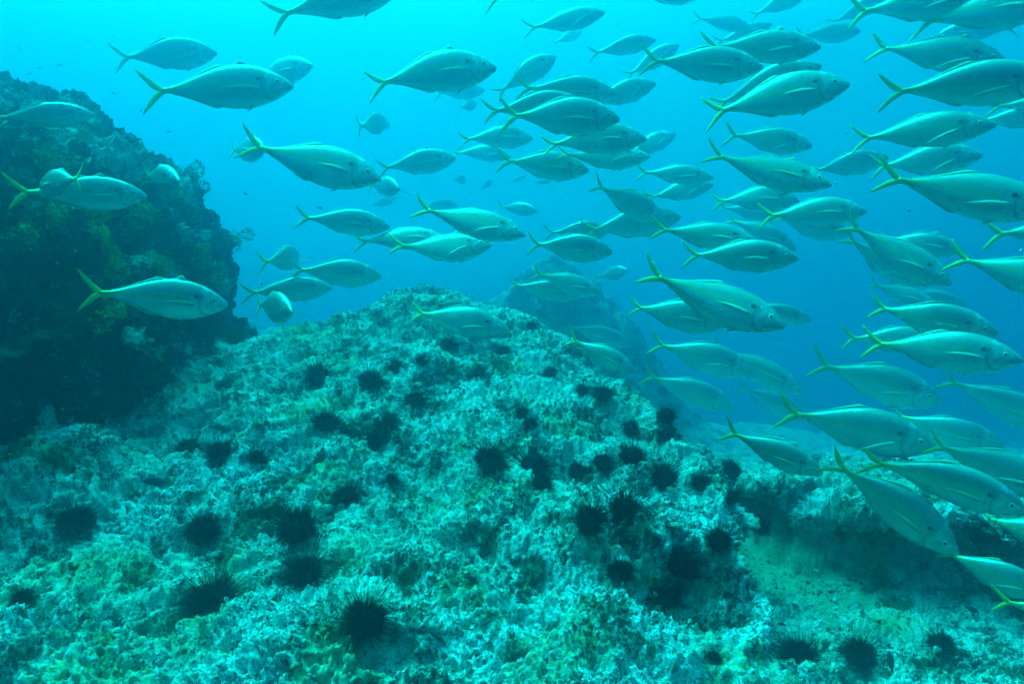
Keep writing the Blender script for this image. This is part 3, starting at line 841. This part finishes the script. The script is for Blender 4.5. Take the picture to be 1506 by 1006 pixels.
# ---------------------------------------------------------------- sea urchins
m_urchin = Mat('urchin_black', .9, .05); m_urchin.color((0.003, 0.003, 0.004)); m_urchin = m_urchin.m
m_spine = Mat('urchin_spine', .7, .08); m_spine.color((0.005, 0.005, 0.006)); m_spine = m_spine.m
def urchin_kit(seed):
    r = random.Random(seed)
    bm = bmesh.new(); bmesh.ops.create_icosphere(bm, subdivisions=3, radius=1)
    for v in bm.verts:
        k = 1 + .03 * math.cos(5 * math.atan2(v.co.y, v.co.x))
        v.co = Vector((v.co.x * .84 * k, v.co.y * .84 * k, .38 + v.co.z * .62))
    for f in bm.faces: f.smooth = True
    test = bpy.data.meshes.new('urchin_test'); bm.to_mesh(test); bm.free(); test.materials.append(m_urchin)
    Vs, Fs = [], []
    n = 760
    lean = Vector((r.uniform(-.2, .2), r.uniform(-.2, .2), 0))
    for i in range(n):
        z = 1 - 1.18 * (i + .5) / n
        a = i * 2.39996 + r.uniform(-.12, .12)
        q = math.sqrt(max(0, 1 - z * z))
        d = Vector((q * math.cos(a), q * math.sin(a), z))
        d = (d + lean * .5 + Vector((r.gauss(0, .10), r.gauss(0, .10), r.gauss(0, .10)))).normalized()
        ln = r.uniform(.22, .52) if r.random() < .70 else r.uniform(.6, 1.5)
        p0 = Vector((d.x * .76, d.y * .76, .38 + d.z * .56)); p1 = p0 + d * ln
        s = d.orthogonal().normalized(); t = d.cross(s); w = .022 if ln < .7 else .019
        b = len(Vs)
        for k in range(3):
            c = math.cos(k * 2.0944) * w; e = math.sin(k * 2.0944) * w
            Vs.append(tuple(p0 + s * c + t * e))
        for k in range(3):
            c = math.cos(k * 2.0944) * w * .3; e = math.sin(k * 2.0944) * w * .3
            Vs.append(tuple(p1 + s * c + t * e))
        for k in range(3): Fs.append((b + k, b + (k + 1) % 3, b + 3 + (k + 1) % 3, b + 3 + k))
        Fs.append((b + 3, b + 4, b + 5))
    sp = bpy.data.meshes.new('spines'); sp.from_pydata(Vs, [], Fs); sp.materials.append(m_spine); sp.update()
    return test, sp
_urchins = [urchin_kit(s) for s in range(5)]
def place_urchin(px, py, rpx, label, sq=1.0):
    hp = hit(px, py + rpx * .35)
    if hp is None: return None
    loc, nrm = hp
    d = (loc - EYE).dot(VF)
    s = rpx / FPX * d / 1.12
    nrm = (nrm.normalized() * .35 + Vector((0, -.22, .8)) + Vector((random.gauss(0, .12), random.gauss(0, .12), 0))).normalized()
    test, sp = random.choice(_urchins)
    root = link('sea_urchin', test)
    q = nrm.to_track_quat('Z', 'Y').to_matrix().to_4x4() @ Matrix.Rotation(random.uniform(0, 6.28), 4, 'Z')
    root.matrix_world = Matrix.Translation(loc - nrm * s * .12) @ q @ Matrix.Diagonal((s, s, s * sq, 1))
    tag(root, label, 'sea urchin', 'black sea urchins on the reef')
    c = bpy.data.objects.new('spines', sp); C.link(c); c.parent = root
    return root
U = [
 (534, 908, 34, 'round black sea urchin nearest the camera, long spines fanned in a full halo', 1),
 (447, 841, 31, 'black sea urchin on a pale hump, directly below another of its size', .9),
 (438, 772, 31, 'spiky black sea urchin sitting directly above its twin on a pale hump', .9),
 (511, 730, 24, 'slanted black sea urchin tucked into a yellow green hollow of the rock', .9),
 (315, 878, 38, 'broad ragged black sea urchin at the foot of a pale slope', .9),
 (297, 778, 25, 'narrow tilted black sea urchin wedged against a pale knob', 1),
 (111, 760, 26, 'blurred dark sea urchin below the shadow of the boulder, a dark hole beside it', .8),
 (34, 878, 18, 'small faded dark sea urchin at the frame edge on the pale near slope', .8),
 (278, 657, 19, 'dark sea urchin low on the reef above a light sandy spot', .8),
 (325, 662, 22, 'dark sea urchin lying along a crack beside a light sandy spot', .7),
 (380, 672, 18, 'small flat dark sea urchin under the rim of a pale lump', .8),
 (467, 554, 21, 'tall hazy dark sea urchin standing upright below the two overlapping fish', 1.4),
 (545, 558, 24, 'dark sea urchin with a crest of spines high on the reef slope', .8),
 (611, 588, 18, 'small dense black sea urchin with its spines raised, alone high on the slope', 1.1),
 (480, 619, 25, 'dark bristly sea urchin resting in a turf covered dip of the upper slope', .8),
 (571, 618, 22, 'flat dark sea urchin pressed along a ledge behind the middle of the reef', .6),
 (659, 506, 16, 'faint sea urchin close to the crest, beneath a swimming fish', 1),
 (622, 530, 12, 'small faint sea urchin beside a brown turf patch near the crest', 1),
 (582, 538, 16, 'faint flattened sea urchin on the brown turf patch near the crest', .7),
 (706, 548, 12, 'small hazy sea urchin on the open pale slope under the crest', 1),
 (719, 673, 24, 'round black sea urchin in the centre of the reef, spines like a crown', 1),
 (547, 648, 17, 'dim sea urchin half buried in a crevice of the middle slope', .8),
 (576, 706, 14, 'small dark sea urchin in a pit just above the slanted one', .8),
 (739, 514, 15, 'wide faint sea urchin on the far shoulder of the reef', .6),
 (785, 688, 25, 'black sea urchin with long upright spines, next to the central crowned one', 1.1),
 (795, 709, 17, 'small black sea urchin crowded under the one with long upright spines', 1),
 (850, 690, 17, 'low dark urchin shape standing in for the shadow in a groove between urchins', .6),  # black urchin body added where a band of shadow lies
 (886, 681, 16, 'small round black sea urchin at the end of a dark groove', 1.1),
 (929, 670, 20, 'dark sea urchin leaning on the reef shoulder past the groove', 1),
 (779, 622, 13, 'small sea urchin in front of another in a brown pocket of the slope', 1),
 (768, 606, 13, 'small sea urchin at the back of a brown pocket of the slope', 1),
 (885, 577, 19, 'hazy sea urchin under the belly of a fish on the far right slope', .8),
 (857, 573, 13, 'small hazy sea urchin on the far slope, beside a larger hazy one', .9),
 (926, 628, 15, 'hazy grey sea urchin alone on the right shoulder of the reef', 1),
 (980, 611, 18, 'hazy upright sea urchin near the right edge of the reef, above another', 1),
 (982, 640, 18, 'hazy flat sea urchin near the right edge of the reef, below another', .7),
 (972, 699, 26, 'wide dark sea urchin on the shoulder where the reef drops to the sand', .8),
 (1073, 687, 15, 'grey sea urchin at the near corner of the rock shelf', .9),
 (1030, 710, 15, 'hazy sea urchin in the gully between the reef and the shelf', 1),
 (809, 547, 13, 'faint bristly sea urchin on the far pale slope', 1),
 (783, 480, 10, 'tiny faint sea urchin right at the top of the crest', 1),
 (972, 577, 12, 'tiny faint sea urchin past the right brow of the reef', 1),
 (867, 763, 27, 'black sea urchin with a tall comb of spines, its neighbour just behind', 1),
 (917, 745, 26, 'dense black sea urchin close behind the one with a comb of spines', .9),
 (995, 826, 27, 'large black sea urchin under a pale overhanging clump at the reef edge', 1.1),
 (975, 868, 26, 'black urchin shape added as the shadow in the hollow below the overhanging clump', .7),  # urchin body put in to blacken the shadow under the clump
 (912, 836, 21, 'dark sea urchin in the brown hollow left of the overhanging clump', .7),
 (1059, 794, 20, 'dark oval sea urchin clinging to the steep reef edge over the sand', 1.1),
 (1074, 731, 13, 'small grey sea urchin at the head of the sandy gully', 1),
 (1175, 963, 29, 'black sea urchin with long spines on the rubble by a round shorter spined one', 1),
 (1262, 956, 24, 'round short spined black sea urchin on the rubble past the sand', .9),
 (1119, 772, 15, 'hazy sea urchin at the foot of the shelf wall', 1),
 (1385, 944, 20, 'faded flat sea urchin on the rubble beside the frame corner', .7),
 (1438, 784, 20, 'dark sea urchin on top of the rock shelf under a fish tail', .9),
 (1050, 965, 11, 'tiny dark sea urchin in a pit of the knobbly foreground crust', .8),
]
for px, py, rp, lab, sq in U:
    place_urchin(px, py, rp * (.86 if py < 640 else 1), lab, sq)
